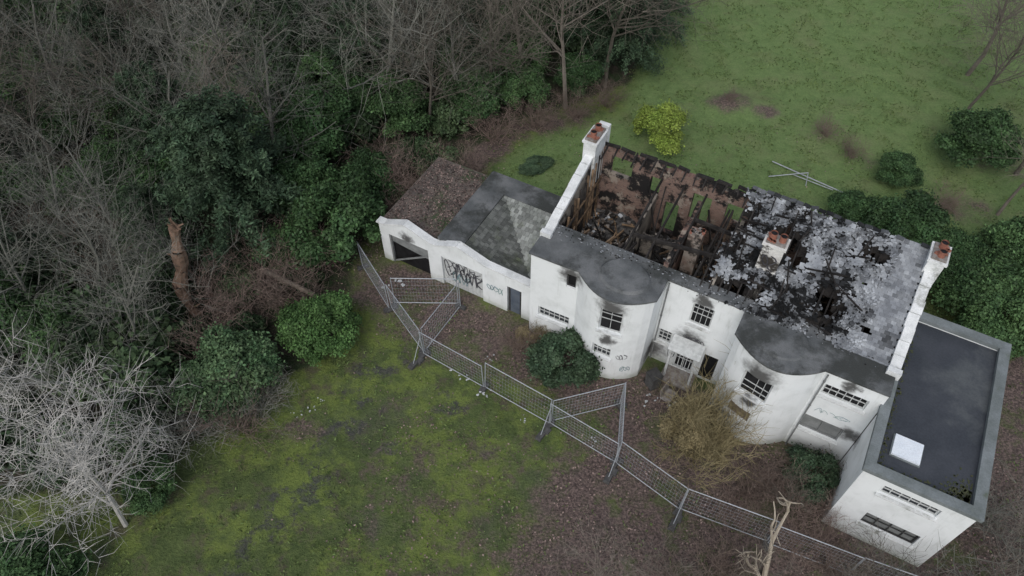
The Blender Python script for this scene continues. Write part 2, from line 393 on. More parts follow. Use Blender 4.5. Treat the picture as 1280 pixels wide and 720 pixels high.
mb.build('porch',[M_framew,M_rubble],house)
mb=MB()
for x,y in ((5.9,1.72),(12.95,.38)):
    mb.tube((x,y,0),(x,y,5.7),.035,.035,8)
    for z in (1.5,3.4,5.2): mb.tube((x,y,z),(x,y,z+.06),.05,.05,8)
mb.build('downpipes',[M_boardg],house)
# side/back walls
def rooftop(d): return 5.9+(d-1.8)*.335
mb=MB()
LP=Path([(0,7.0),(0,1.7)]); wall(mb,LP,-.2,5.8,[],.3,topf=lambda a:rooftop(7.0-a)-.02,m=0,mb_=1,step=.5)
LP2=Path([(0,1.7),(0,.61)]); wall(mb,LP2,-.2,5.8,[],.3,m=0,mb_=1)
RP=Path([(15.2,.81),(15.2,1.7)]); wall(mb,RP,-.2,5.8,[],.3,m=0,mb_=1)
RP2=Path([(15.2,1.7),(15.2,7.0)]); wall(mb,RP2,-.2,5.8,[],.3,topf=lambda a:rooftop(1.7+a)-.02,m=0,mb_=1,step=.5)
mb.build('gable_walls',[M_wall,M_plaster],house)
BP=Path([(.31,7.0-.3),(14.89,7.0-.3)])
def btop(a):
    return 7.2+(.3*noise.noise((a*1.7,0,5))+.3*noise.noise((a*5,1,2)) if a<8.5 else .05)
mb=MB(); wall(mb,BP,-.2,7.1,[(.55,1.65,5.75,6.9),(2.6,3.1,5.4,6.5),(4.7,5.6,4.6,6.4),(3.5,4.2,3.3,5.3),(6.3,7.1,5.4,6.5),(12,13,4,5.3)],.3,topf=btop,m=0,mb_=1,step=.2)
mb.build('rear_wall',[M_brick,M_wall],house)
mb=MB()
for x in (.13,15.07):
    y=1.62
    while y<7.0:
        l=min(.6,7.05-y)-.015; k=random.gauss(0,.008)
        mb.beam((x+k,y,rooftop(y)+.10+k),(x+k,y+l,rooftop(y+l)+.10+k),.42+random.gauss(0,.008),.19,0); y+=.6
    mb.bx(x-.26,x+.26,1.35,1.60,5.75,6.15,0)
mb.bx(-.12,.42,7.05,7.3,5,8.15,0)
mb.build('gable_coping',[M_white],house)
def chimney(name,x,y,z0,z1,w,d,pots,mat=M_white,parent=house,top=3,tilt=0):
    mb=MB(); mb.bx(x-w/2,x+w/2,y-d/2,y+d/2,z0,z1,0)
    if pots:
        mb.bx(x-w/2-.06,x+w/2+.06,y-d/2-.06,y+d/2+.06,z1+.002,z1+.12,0)
        mb.bx(x-w/2+.03,x+w/2-.03,y-d/2+.03,y+d/2-.03,z1+.122,z1+.22,top)
    for (px,py) in pots:
        a=(x+px,y+py,z1+.2); mb.tube(a,(a[0],a[1],z1+.5),.15,.12,10,1); mb.tube((a[0],a[1],z1+.45),(a[0],a[1],z1+.52),.155,.15,10,1)
        mb.tube((a[0],a[1],z1+.48),(a[0],a[1],z1+.49),.13,.001,10,2)  # near-black cap painted as the dark inside of the pot
    for k in range(7 if pots else 14): mb.box((x+random.uniform(-.4,.4)*w,y+random.uniform(-.4,.4)*d,z1+(.25 if pots else .04)),(.2,.1,.08),Matrix.Rotation(random.random()*6,3,'Z'),1 if pots or random.random()<.35 else 3,1)
    mb.build(name,[mat,M_pot,M_dark,M_rubble],parent)
M_chim=simple('scorched_chimney_render',(.72,.72,.70),(.5,.49,.47),1.6,c3=(.05,.045,.04),c3r=(.53,.6))
M_chim2=simple('broken_flue_brick',(.42,.38,.34),(.22,.15,.12),2,c3=(.04,.036,.033),c3r=(.46,.55))
chimney('chimney_west',.12,6.2,5.5,8.05,.62,1.15,[(0,-.25),(0,.27)],M_white)
chimney('chimney_east',15.1,6.35,5.5,7.95,.62,1.0,[(.02,-.25),(0,.25)],M_white)
chimney('chimney_centre',9.25,3.85,3.2,7.95,.85,.6,[(.2,0),(-.2,0)],M_chim)
chimney('chimney_stub',6.0,4.5,2.6,6.35,.62,.45,[],M_chim2)
# flat front roof
mb=MB()
pp=[FP.p[0]]+FP.p[1:]
def edge(p):return p.y-.09
zt,zb=5.9,5.803
for a,b2 in zip(pp,pp[1:]):
    ax,bx_=a.x,b2.x
    if a.y<1.0 and b2.y>1.5: bx_=ax=None
    if ax is None:
        mb.face([(5.83,.41,zb),(5.88,1.71,zb),(5.88,1.71,zt),(5.83,.41,zt)]); continue
    if a.y>1.5 and b2.y<1.0:
        mb.face([(9.14,1.73,zb),(9.17,.41,zb),(9.17,.41,zt),(9.14,1.73,zt)]); continue
    if abs(a.x-5.74)<.01: ax=5.83
    if abs(b2.x-5.74)<.01: bx_=5.83
    if abs(a.x-5.79)<.01: ax=5.83
    if abs(b2.x-9.22)<.01: bx_=9.17
    if abs(a.x-9.26)<.01: ax=9.17
    if a.x==0: ax=-.08
    if b2.x==15.2: bx_=15.28
    ya,yb=edge(a),edge(b2)
    bk=2.35
    mb.face([(ax,ya,zt),(bx_,yb,zt),(bx_,bk,zt+.02),(ax,bk,zt+.02)]); mb.face([(bx_,yb,zb),(bx_,yb,zt),(ax,ya,zt),(ax,ya,zb)][::-1]); mb.face([(ax,ya,zb),(ax,bk,zb),(bx_,bk,zb),(bx_,yb,zb)])
mb.build('front_flat_roof',[M_felt],house)
mb=MB()
for cx,hh in ((4.15,.1),(10.9,.03)):
    n=28; ring=[(cx+1.15*math.cos(2*math.pi*i/n),.95+.95*math.sin(2*math.pi*i/n)) for i in range(n)]
    for i in range(n):
        a=ring[i];c2=ring[(i+1)%n]; zz=5.915+hh
        mb.face([(a[0],a[1],5.91),(c2[0],c2[1],5.91),(cx+(c2[0]-cx)*.9,.95+(c2[1]-.95)*.9,zz),(cx+(a[0]-cx)*.9,.95+(a[1]-.95)*.9,zz)])
        mb.face([(cx+(a[0]-cx)*.9,.95+(a[1]-.95)*.9,zz),(cx+(c2[0]-cx)*.9,.95+(c2[1]-.95)*.9,zz),(cx,.95,zz+.02)])
for i in range(420):
    x=random.uniform(.3,15);y=2.3-abs(random.gauss(0,.35))
    mb.shard((x,y,5.945),random.uniform(.015,.07),Matrix.Rotation(random.gauss(0,.2),3,'X'),random.choice((1,1,2)),random.uniform(.2,1.4))
mb.build('bay_roof_domes',[M_felt,M_slate,M_char],house)
# slate roof
mb=MB()
def redge(d): return 7.3+.5*noise.noise((d*1.1,4,0))+.3*noise.noise((d*4,2,7))+max(0,(3.2-d))*.15
def hole(x,y): return noise.noise((x*.75+3,y*.85,1.5))+.45*noise.noise((x*2.3,y*2.3,9))
def goodf(x,y): return float(sstep(np.array(x-12.0+.35*(y-2)*-.6+1.1*noise.noise((x*.6,y*.6,3))+.4*noise.noise((x*2,y*2,3))),0,1.2))
def darkf(x,y):
    return .03+.9*noise.noise((x*.7,y*.9,11))+.8*noise.noise((x*1.9,y*2.4,1))+.5*noise.noise((x*4.5,y*4.5,1))+.25*math.exp(-((x-11.4)/1.6)**2-((y-3.2)/1.4)**2)-.28*float(sstep(np.array(x),11.5,14))
sw,sd=.20,.155
for j in range(34):
    for i in range(41):
        y=1.75+j*sd; x=7.0+i*sw+(sw/2 if j%2 else 0)
        if y>6.95 or x>14.86 or x<redge(y): continue
        good=goodf(x,y); h=hole(x,y)
        if h>.24+.4*good: continue
        dis=(1-good)
        z=rooftop(y)+.03+dis*(.06*noise.noise((x*2,y*2,4))+random.uniform(-.02,.03))
        R=Matrix.Rotation(math.atan(.335)-.07+random.gauss(0,.03+.09*dis),3,'X')@Matrix.Rotation(random.gauss(0,.025+.09*dis),3,'Y')@Matrix.Rotation(random.gauss(0,.012+.18*dis),3,'Z')
        dk=darkf(x,y)
        t=max(.04,min(1.15,.66-1.6*dk+random.gauss(0,.15))) if good<.5 else max(.2,min(1.15,.82-.9*max(-.1,dk)+random.gauss(0,.15)))
        px,py=x+dis*random.gauss(0,.02),y+dis*random.gauss(0,.02)
        if dis>.5 and random.random()<.5: mb.shard((px,py,z),.15,R,0,t,random.choice((4,5)))
        else: mb.box((px,py,z),(sw*.97,.23,.014),R,0,t)
for k in range(4400):
    x=random.uniform(7.2,13.8);y=random.uniform(1.6,6.8)
    if x<redge(y)-.2 or noise.noise((x*.8,y*.8,6))<-.25 or hole(x,y)>.4: continue
    R=Matrix.Rotation(.32+random.gauss(0,.2),3,'X')@Matrix.Rotation(random.gauss(0,.2),3,'Y')@Matrix.Rotation(random.random()*6,3,'Z')
    t=max(.03,min(1.35,.58-1.5*darkf(x,y)+random.gauss(0,.32)))
    mb.shard((x,y,rooftop(y)+random.uniform(.03,.12)),random.uniform(.03,.11),R,0,t,random.choice((3,4,4,5)))
mb.build('slate_roof',[M_slate],house)
mb=MB()
st=.2
def dz(x,y): return rooftop(y)-.10-max(0,hole(x,y)-.25)*1.1+.05*noise.noise((x*3,y*3,0))
for j in range(26):
    for i in range(40):
        x=7.0+i*st;y=1.75+j*st
        if x<redge(y)+.1 or x>14.8 : continue
        if hole(x+.1,y+.1)>.42: continue
        mb.face([(x,y,dz(x,y)),(x+st,y,dz(x+st,y)),(x+st,y+st,dz(x+st,y+st)),(x,y+st,dz(x,y+st))],0,.9)
for i in range(21):
    x=7.1+i*.38; mb.beam((x,1.8,rooftop(1.8)-.16),(x,6.9-(random.random()*2 if x<8.3 else 0),rooftop(6.9)-.16),.06,.12,1,random.uniform(.6,1.5))
for k in range(34):
    x=random.uniform(7.3,12.5);y=random.uniform(2,6.3);l=random.uniform(.5,1.6);a=random.choice((0,1.57,1.57))+random.gauss(0,.25)
    dx,dy=math.cos(a)*l,math.sin(a)*l
    if y+dy<6.8: mb.beam((x,y,rooftop(y)+.09),(x+dx,y+dy,rooftop(y+dy)+.13),.05,.06,1,random.uniform(.5,1.4))
mb.build('charred_roof_deck',[M_char,M_char],house)
mb=MB()
x=7.4
while x<14.9:
    l=.3
    if random.random()>.3: mb.beam((x,6.92,rooftop(6.9)+.06+random.gauss(0,.02)),(x+l,6.92+random.gauss(0,.03),rooftop(6.9)+.06+random.gauss(0,.02)),.18,.07,0,random.uniform(.05,.4))
    x+=l+.02
mb.build('ridge_tiles',[M_slate],house)
# interior
mb=MB(); st=.14
def fz(x,y):
    r=2.75+.5*noise.noise((x*.7,y*.7,2))+.4*abs(noise.noise((x*1.9,y*1.9,3)))+.12*noise.noise((x*6,y*6,1))
    e=min(x-.3,6.7-y); return r+max(0,.7-e)*.7
for j in range(int(4.9/st)+1):
    for i in range(int(10.4/st)):
        x=.3+i*st;y=1.85+j*st
        mb.face([(x,y,fz(x,y)),(x+st,y,fz(x+st,y)),(x+st,y+st,fz(x+st,y+st)),(x,y+st,fz(x,y+st))])
mb.build('collapsed_floor',[M_ash],house,True)
mb=MB()
def jt(base,k): return lambda a: base+.4*noise.noise((a*1.4,k,0))+.3*noise.noise((a*4,k,3))
wall(mb,Path([(3.4,1.95),(3.4,6.68)]),2.0,5.9,[(2.0,2.9,2.7,4.8)],.14,jt(5.5,1),m=0,step=.2)
wall(mb,Path([(5.55,2.3),(5.55,6.68)]),2.0,5.9,[(.7,1.6,2.7,5.0)],.2,jt(6.1,4),m=1,step=.2)
wall(mb,Path([(7.6,2.3),(7.6,6.68)]),2.0,5.9,[(2.5,3.3,2.7,5)],.16,jt(6.0,7),m=0,step=.2)
wall(mb,Path([(3.6,4.5),(5.5,4.5)]),2.0,5.9,[(.6,1.4,2.7,4.6)],.14,jt(5.0,9),m=0,step=.2)
wall(mb,Path([(.4,2.2),(9.4,2.25)]),2.0,5.6,[(1.5,2.4,3.6,5),(6,6.9,3.6,5)],.12,lambda a:5.6+.15*noise.noise((a*3,0,0)),m=0,step=.3)
mb.build('partition_walls',[M_plaster,M_brick],house)
mb=MB()
for i in range(14):
    y=2.1+i*.34; mb.beam((.42,y,2.8),(.42+random.gauss(0,.03),y,rooftop(y)-.25-random.random()*.5),.08,.1,0 if random.random()<.7 else 1,random.uniform(1.,1.9))
for z in (4.3,5.3): mb.beam((.48,2.0,z),(.48,6.6,z+.1),.07,.1,0,.9)
for i in range(9):
    x=.7+i*.36; mb.beam((x,2.25,5.72),(x+random.gauss(0,.1),2.5+random.random()*.8,5.72-random.random()*.2),.06,.13,0 if random.random()<.5 else 1,1.1)
for x0 in (3.45,5.6,7.65,4.5,6.7):
    mb.beam((x0,2.0,5.75),(x0+random.gauss(0,.05),6.7,6.0+random.random()*.6),.08,.15,1,1.2)
for k in range(7):
    x=random.uniform(1,8);mb.beam((x,6.6,6.8-random.random()),(x+random.gauss(0,.9),random.uniform(4,5.4),random.uniform(3.2,4.4)),.06,.1,random.choice((0,1,1)),random.uniform(.7,1.6))
for q in range(9): mb.beam((.31+q*.93,6.85+random.gauss(0,.02),7.40+random.gauss(0,.04)),(.31+q*.93+random.uniform(.5,.9),6.88,7.36+random.gauss(0,.05)),.14,.11,1,1.2)
for i in range(16):
    x=.6+i*.48; mb.beam((x,6.85,7.4),(x+random.gauss(0,.06),6.5-random.random()*.5,7.3-random.random()*.3),.06,.1,1,1.3)
for k in range(190):
    x=random.uniform(.5,9);y=random.uniform(2.4,6.5);a=random.random()*math.pi;l=random.uniform(.3,1.5);z=fz(x,y)+random.uniform(.03,.3)
    mb.beam((x,y,z),(x+math.cos(a)*l,min(6.6,max(2.3,y+math.sin(a)*l)),z+random.gauss(0,.25)),.06,random.uniform(.04,.1),0 if random.random()<.45 else 1,random.uniform(.5,2.))
for x0,x1,y0,z0 in ((.5,5.2,2.9,5.2),(5.6,9.4,5.2,6.3),(3.4,7.6,3.4,5.9)):
    mb.beam((x0,y0,z0),(x1,y0+random.gauss(0,.3),z0+random.gauss(0,.2)),.1,.18,1,1.3)
mb.build('burnt_timbers',[M_wood,M_char],house)
mb=MB()
for k in range(2600):
    x=random.uniform(.4,9.6);y=random.uniform(2.0,6.6)
    if noise.noise((x*.9,y*.9,20))<-.1: continue
    s=random.uniform(.03,.17);R=Matrix.Rotation(random.random()*6,3,'Z')@Matrix.Rotation(random.gauss(0,.6),3,'X')
    mb.box((x,y,fz(x,y)+s*.2),(s*1.4,s,s*.5),R,random.choice((0,0,0,1,2)),random.choice((.1,.2,.6,1.,2.)))
mb.build('rubble_heap',[M_rubble,M_slate,M_wood],house)

# graffiti strokes
def graffiti(mb,path,a0,a1,z0,z1,n,m,th=.035,r=random):
    for k in range(n):
        a=a0+(a1-a0)*(k+.5)/n; w=(a1-a0)/n; last=None
        ph=r.random()*6.28; f1=r.choice((1,2,3)); f2=r.choice((1,2,3)); span=r.uniform(3.2,5.8); zc=(z0+z1)/2+r.uniform(-.1,.1)*(z1-z0); hz=(z1-z0)*r.uniform(.3,.5)
        for q in range(13):
            t=ph+span*q/12
            aa=a+.5*w*math.sin(f1*t); zz=zc+hz*math.cos(f2*t+.6); P,nn=path.at(aa)
            p=Vector((P.x,P.y,zz))-Vector((nn.x,nn.y,0))*.014
            if last is not None and (p-last).length>.005: mb.beam(last,p,.008,th,m)
            last=p
mb=MB()
graffiti(mb,FP,FP.arc(4.75),FP.arc(5.2),1.6,2.0,3,0,.02); graffiti(mb,FP,FP.arc(7.1),FP.arc(8.1),2.3,2.7,5,0,.03); graffiti(mb,FP,FP.arc(6.6),FP.arc(6.95),.4,1.6,2,0,.025)
graffiti(mb,FP,FP.arc(13.2),FP.arc(14.6),3.1,3.4,5,1,.012); graffiti(mb,FP,FP.arc(5.0),FP.arc(5.4),.6,1.1,3,1,.02)
mb.build('graffiti',[M_graf,M_grafb],house)
GC=Path([(8.85,3.54),(9.6,3.54)]); mb=MB(); graffiti(mb,GC,.1,.7,6.7,7.6,2,0,.04); mb.build('chimney_graffiti',[M_graf],house)

# ------------------------------------------------------------ annex
annex=empty('flat_roof_annex',ORG,ROT)
AP=Path([(15.22,.46),(15.22,-2.4),(19.1,-2.4),(19.1,5.8),(15.55,5.8)])
a_=lambda x:2.86+(x-15.22)
aops=[(a_(16.1),a_(18.1),3.85,4.45),(a_(16.3),a_(18.3),1.3,2.2),(a_(19.1)+3,a_(19.1)+4.5,3.2,4.2)]
mb=MB(); wall(mb,AP,-.3,4.95,aops,.28,m=0); mb.build('annex_walls',[M_wall],annex)
mb=MB(); window(mb,AP,*aops[0],cols=6,rows=2,frame=4,glass=3); window(mb,AP,*aops[1],cols=4,rows=2,frame=0,glass=6); window(mb,AP,*aops[2],cols=3,rows=2,frame=4,glass=3); mb.build('annex_windows',W,annex)
mb=MB(); mb.bx(15.52,18.82,-2.12,5.5,4.7,4.9,0)
mb.bx(15.12,15.5,-2.1,5.5,4.953,5.14,1);mb.bx(18.8,19.2,-2.1,5.5,4.953,5.14,1);mb.bx(15.12,19.2,-2.52,-2.102,4.953,5.145,1);mb.bx(15.5,19.2,5.502,5.92,4.953,5.145,1)
mb.bx(15.9,16.9,-1.35,-.45,4.9,5.06,2); mb.bx(15.86,16.94,-1.39,-.41,4.9,4.97,1)
mb.build('annex_roof',[M_annexroof,M_kerb,M_sky_l],annex)
mb=MB()
for k in range(620):
    q=random.random()
    if q<.5: x=18.75-abs(random.gauss(0,.4));y=-2.05+abs(random.gauss(0,.4))
    elif q<.75: x=random.uniform(15.55,18.7);y=-2.06+abs(random.gauss(0,.12))
    else: x=15.57+abs(random.gauss(0,.1)); y=random.uniform(-2,5)
    s=random.uniform(.02,.07); mb.shard((x,y,4.915),s,Matrix.Rotation(random.random()*6,3,'Z'),0,1,5)
mb.build('roof_moss_clumps',[M_moss],annex)
# ------------------------------------------------------------ garages
gar=empty('double_garage',ORG,ROT)
GP=Path([(-9.1,.85),(-7.4,.85),(-5.75,.85),(-4.3,.85),(-2.7,.85),(-.003,.85)])
def gt(a):
    x=a-9.1; P=[(-9.1,2.75),(-8.7,2.75),(-7.4,3.35),(-5.9,2.8),(-5.6,2.8),(-4.3,3.4),(-2.7,2.85),(0,2.75)]
    return float(np.interp(x,[p[0] for p in P],[p[1] for p in P]))
gops=[(.55,2.95,-.3,2.1),(3.75,6.15,-.3,2.1),(7.55,8.35,-.3,2.0)]
mb=MB(); wall(mb,GP,-.3,2.75,gops,.25,topf=gt,m=0,step=.2)
wall(mb,Path([(-9.1,6.0),(-9.1,1.1)]),-.3,2.43,[],.25,m=0)
wall(mb,Path([(-5.6,6.6),(-9.1,6.6)]),-.3,2.43,[],.25,m=0)
wall(mb,Path([(-.3,6.6),(-5.58,6.6)]),-.3,2.93,[],.25,m=0)
mb.build('garage_walls',[M_wall],gar)
mb=MB()
xx=[-9.15,-8.7,-7.4,-5.9,-5.6,-4.3,-2.7,-.004]
for a,c2 in zip(xx,xx[1:]):
    mb.beam((a,.95,gt(a+9.1)+.05),(c2,.95,gt(c2+9.1)+.05),.42,.09,0)
mb.build('garage_coping',[M_white],gar)
mb=MB()
mb.bx(-8.5,-6.2,1.05,1.1,-.1,2.08,1)  # black sheet stands in for the unlit garage behind the half-broken door
mb.box((-7.35,.98,1.75),(2.3,.05,.7),Matrix.Rotation(.12,3,'Y'),2); mb.beam((-8.4,.9,.1),(-6.3,.9,1.5),.05,.09,2); mb.bx(-8.53,-8.45,.86,.95,-.1,2.08,2)
for i in range(10): mb.bx(-5.33+i*.236,-5.33+i*.236+.226,.98,1.03,-.1,2.07,4)
mb.bx(-1.53,-.77,.97,1.02,-.1,1.98,5); mb.bx(-1.5,-1.42,.94,.969,0,1.95,6);mb.bx(-.88,-.8,.94,.969,0,1.95,6)
mb.build('garage_doors',[M_frame,M_dark,M_boardg,M_wood,M_framew,M_door,M_frame],gar)
mb=MB(); GG=Path([(-9.1,.97),(0,.97)]); graffiti(mb,GG,3.85,6.05,.5,1.9,7,0,.05); graffiti(mb,GP,6.4,7.3,1.1,1.6,4,1,.03); graffiti(mb,GG,4.3,5.5,.3,1.2,3,1); graffiti(mb,GG,4,6.0,1.2,2.0,6,0,.03)
mb.build('garage_graffiti',[M_graf,M_grafb],gar)
mb=MB()
mb.bx(-9.16,-5.62,1.12,6.68,2.45,2.6,0)
mb.bx(-5.62,-4.25,1.12,6.66,2.95,3.12,1); mb.bx(-4.248,-.003,5.35,6.66,2.95,3.12,1); mb.bx(-5.66,-5.625,1.15,6.6,2.3,3.1,1)
mb.build('garage_flat_roof',[simple('leafy_roof',(.09,.078,.072),(.15,.125,.11),1.2,c3=(.055,.075,.04),c3r=(.48,.6)),M_felt],gar)
mb=MB(); k=.42
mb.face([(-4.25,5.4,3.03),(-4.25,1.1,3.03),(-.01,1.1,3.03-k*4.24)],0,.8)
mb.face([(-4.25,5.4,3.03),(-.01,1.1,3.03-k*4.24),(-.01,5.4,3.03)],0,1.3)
ang=math.atan(k)
for i in range(20):
    for j in range(24):
        x=-4.2+i*.22+.1;y=1.15+j*.18+(0.09 if i%2 else 0)
        if x<-.1 and y<5.35 and (x+4.25)<=(5.4-y)-.05:
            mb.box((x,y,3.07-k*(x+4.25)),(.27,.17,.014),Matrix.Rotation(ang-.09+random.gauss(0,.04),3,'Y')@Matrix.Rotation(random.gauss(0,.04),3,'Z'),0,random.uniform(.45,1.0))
for i in range(19):
    for j in range(20):
        x=-4.1+i*.22+(.11 if j%2 else 0);y=5.3-j*.22
        if x<-.12 and y>1.15 and (x+4.25)>(5.4-y)+.02:
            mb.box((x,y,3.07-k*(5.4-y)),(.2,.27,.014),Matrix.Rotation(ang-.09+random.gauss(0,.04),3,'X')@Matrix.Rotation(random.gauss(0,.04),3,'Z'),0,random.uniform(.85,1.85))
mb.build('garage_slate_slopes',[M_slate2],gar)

# ------------------------------------------------------------ vegetation meshes
def grow_tree(seed,H,trunk,spread,n1,n2,n3,r0,mat,twig=1.0,low=.25,up=.25,extra=True,name='bare'):
    r=random.Random(seed); mb=MB()
    def rv(): return Vector((r.gauss(0,1),r.gauss(0,1),r.gauss(0,1)))
    def limb(p,d,L,rad,level):
        ns=(5,4,3,2)[level]; seg=L/ns; pts=[]
        for i in range(ns):
            d=(d+rv()*(.13+.05*level)+Vector((0,0,up*.25))).normalized()
            q=p+d*seg; ra=rad*(1-i/ns*.75); rb=rad*(1-(i+1)/ns*.75)
            mb.tube(p,q,ra,rb,(6,4,3,3)[level]); pts.append((q.copy(),d.copy(),rb)); p=q
        if level>=3: return
        nc=(n1,n2,n3)[level]
        for c in range(nc):
            k=r.random()**.8*ns; i=min(ns-1,int(k)); q,dd,rr=pts[i]
            if level==0 and i/ns<low: i=max(1,int(ns*low)+r.randint(0,1)); i=min(i,ns-1); q,dd,rr=pts[i]
            q=q-dd*seg*r.random()
            side=rv(); side=(side-dd*side.dot(dd)).normalized()
            nd=(dd*r.uniform(.25,.8)+side*spread*r.uniform(.7,1.2)+Vector((0,0,up))).normalized()
            limb(q,nd,L*r.uniform(.42,.68),max(.006*twig,rr*.6),level+1)
    if trunk>0: limb(Vector((0,0,-.1)),Vector((r.gauss(0,.06),r.gauss(0,.06),1)).normalized(),H,r0,0)
    else:
        for k in range(12):
            a=r.random()*6.28; limb(Vector((r.gauss(0,.25),r.gauss(0,.25),0)),Vector((math.cos(a)*spread,math.sin(a)*spread,1)).normalized(),H*r.uniform(.7,1.1),r0,1)
    o=mb.build(name,[mat]); me=o.data; bpy.data.objects.remove(o); return me
T_brown=[grow_tree(s,10,1,.95,14,9,6,.17,M_barkb,2.) for s in (1,2)]
T_grey=[grow_tree(s,11,1,.9,13,8,5,.2,M_barkg,2.) for s in (3,4,5)]
T_pale=grow_tree(9,6.0,1,1.1,17,11,8,.12,M_barkp,1.9,low=.1,up=.15)
T_pale_b=grow_tree(10,6.5,1,1.0,11,8,5,.14,M_barkg,2,low=.2)
T_thin=grow_tree(19,5.0,1,.9,11,7,4,.07,M_barkb,1.8,low=.15)
S_red=[grow_tree(s,2.6,0,.8,0,10,6,.03,M_barkr,1.6) for s in (11,12)]
S_tan=grow_tree(14,2.5,0,.55,0,13,9,.03,M_barky,1.8)
S_grey=grow_tree(15,3.0,0,.9,0,10,6,.035,M_barkg,1.8)

def bush_mesh(seed,R,H,n,size,mat,nl=26,name='bush',dome=.35,spr=.32,stem=True):
    rng=np.random.default_rng(seed)
    lob=[]
    for i in range(nl):
        v=rng.normal(size=3); v/=np.linalg.norm(v); v[2]=abs(v[2])*.95-.05
        k=rng.uniform(.55,.98); rr=R*rng.uniform(spr*.5,spr*1.25)
        lob.append((v[0]*R*k*.85,v[1]*R*k*.85,H*dome+v[2]*H*(1-dome)*k,rr,rng.uniform(.65,1.3)))
    w=np.array([l[3]**2 for l in lob]); w/=w.sum(); idx=rng.choice(nl,size=n,p=w)
    L=np.array(lob)[idx]; d=rng.normal(size=(n,3)); d/=np.linalg.norm(d,axis=1,keepdims=True); d[:,2]=np.where(d[:,2]<-.3,-d[:,2],d[:,2])
    f=1-np.abs(rng.normal(size=n))*.25+ (rng.random(n)<.15)*rng.random(n)*.6
    ft=L[:,3]*f
    Pp=L[:,:3]+d*ft[:,None]*np.array([1,1,.85]); Pp[:,2]=np.maximum(Pp[:,2],.03)
    Nn=d*.8+rng.normal(size=(n,3))*.6+np.array([0,0,.25])
    V=leafquads(Pp,Nn,size*rng.uniform(.6,1.4,n),.6,rng)
    t=rng.uniform(.5,1.55,n)*L[:,4]
    me=quadmesh(name,V,t,[mat]); return me
def conifer_mesh(seed,R,H,n,size,mat):
    rng=np.random.default_rng(seed)
    nb=210; z=np.sort(rng.random(nb))**.8; a=rng.random(nb)*6.283; Lr=R*(1-z*.75)**.8*rng.uniform(.5,1.25,nb)
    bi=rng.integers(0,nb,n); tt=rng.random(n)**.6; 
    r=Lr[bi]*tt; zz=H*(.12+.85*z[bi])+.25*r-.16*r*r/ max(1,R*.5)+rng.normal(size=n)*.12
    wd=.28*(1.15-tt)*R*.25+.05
    off=rng.normal(size=(n,2))*wd[:,None]
    x=np.cos(a[bi])*r+off[:,0]; y=np.sin(a[bi])*r+off[:,1]; zz-=np.abs(rng.normal(size=n))*.25
    Pp=np.stack([x,y,np.maximum(zz,.05)],1)
    Nn=np.stack([np.cos(a[bi])*.3,np.sin(a[bi])*.3,np.full(n,.8)],1)+rng.normal(size=(n,3))*.5
    V=leafquads(Pp,Nn,size*rng.uniform(.6,1.5,n),.35,rng)
    return quadmesh('conifer',V,rng.uniform(.5,1.5,n)*(.55+.65*tt)*rng.uniform(.65,1.35,nb)[bi],[mat])  # tint darkens towards the trunk: inner crown shade put into leaf colour
C_dark=[conifer_mesh(s,4.3,10,52000,.2,L_dark) for s in (1,2)]
B_mid=[bush_mesh(s,2.6,4.4,26000,.17,L_mid,46,spr=.28) for s in (21,22)]
B_bright=bush_mesh(23,2.3,2.7,34000,.12,L_bright,90,spr=.2)
B_rho=bush_mesh(24,2.6,3.0,28000,.16,L_rho,54,spr=.26)
B_yel=bush_mesh(25,1.6,2.2,20000,.11,L_yel,40,spr=.3)
B_ivy=[bush_mesh(s,1.9,1.9,8000,.18,L_ivy,24,spr=.3) for s in (26,27)]
B_dk=bush_mesh(28,1.4,2.0,18000,.11,L_dark,34,spr=.27)
B_hedge=bush_mesh(29,3.3,3.6,40000,.15,L_mid,80,spr=.22)
B_tan=bush_mesh(30,1.15,2.6,26000,.09,L_tan,44,spr=.26)
rr=random.Random(3)
def R_(): return rr.random()*6.283

place('conifer_tree',C_dark[0],loc=(-14.6,28.0,-.2),rot=1,scale=(1.1,1.1,.9))
for x,y,s in ((-20,34,.7),(7.6,43.5,.75),(9.3,48,.85),(-9.5,41,.7),(-26,24,.65),(-18.8,26.5,.5),(-4,45,.7),(-30,33,.7),(-25,40,.7),(-14,44,.6),(5.5,45,.7)):
    place('conifer_tree',C_dark[rr.randint(0,1)],loc=(x,y,-.2),rot=R_(),scale=s)
for x,y,s in ((-9.3,27.0,1.0),(-8.2,30.6,.85),(-11.3,29.7,.85),(-11.5,34.5,1.0),(-2.3,38.2,.8),(-12.2,25.8,.65),(-21,20,.9),(-16,36,1.0),(-20,29.5,.8),(-26,18,1.),(-7,37,.9),(0,44,.9),(-23,37,1),(-30,26,.9),(-12,40,.9),(-19,41,.9),(-24,30,.8),(-17.5,32.5,.8),(-4.5,42,.8),(-27,36,.8),(.8,39.2,.65),(4.2,41,.7),(-10,37.5,.8)):
    place('laurel_bush',B_mid[rr.randint(0,1)],loc=(x,y,-.1),rot=R_(),scale=s*rr.uniform(.9,1.1))
place('privet_bush',B_bright,loc=(-9.2,20.9,-.1),rot=.4)
place('rhododendron_bush',B_rho,loc=(-12.9,18.1,-.1),rot=2)
place('golden_bush',B_yel,loc=(9.1,36.0,-.1),rot=1,scale=(1.2,1.15,1.1))
place('laurel_bush',B_mid[0],loc=(20.6,27.2,-.1),rot=1,scale=(1.,1.,.75))
place('laurel_bush',B_mid[1],loc=(22.4,32.3,-.1),rot=1,scale=(.55,.55,.45))
place('laurel_bush',B_mid[0],loc=(27.6,34.2,-.1),rot=4,scale=(1.,1.,.8))
place('laurel_bush',B_mid[1],loc=(18.9,28.8,-.1),rot=2,scale=(.6,.6,.5))
place('hedge_bush',B_hedge,loc=(23.6,21.7,-.1),rot=1)
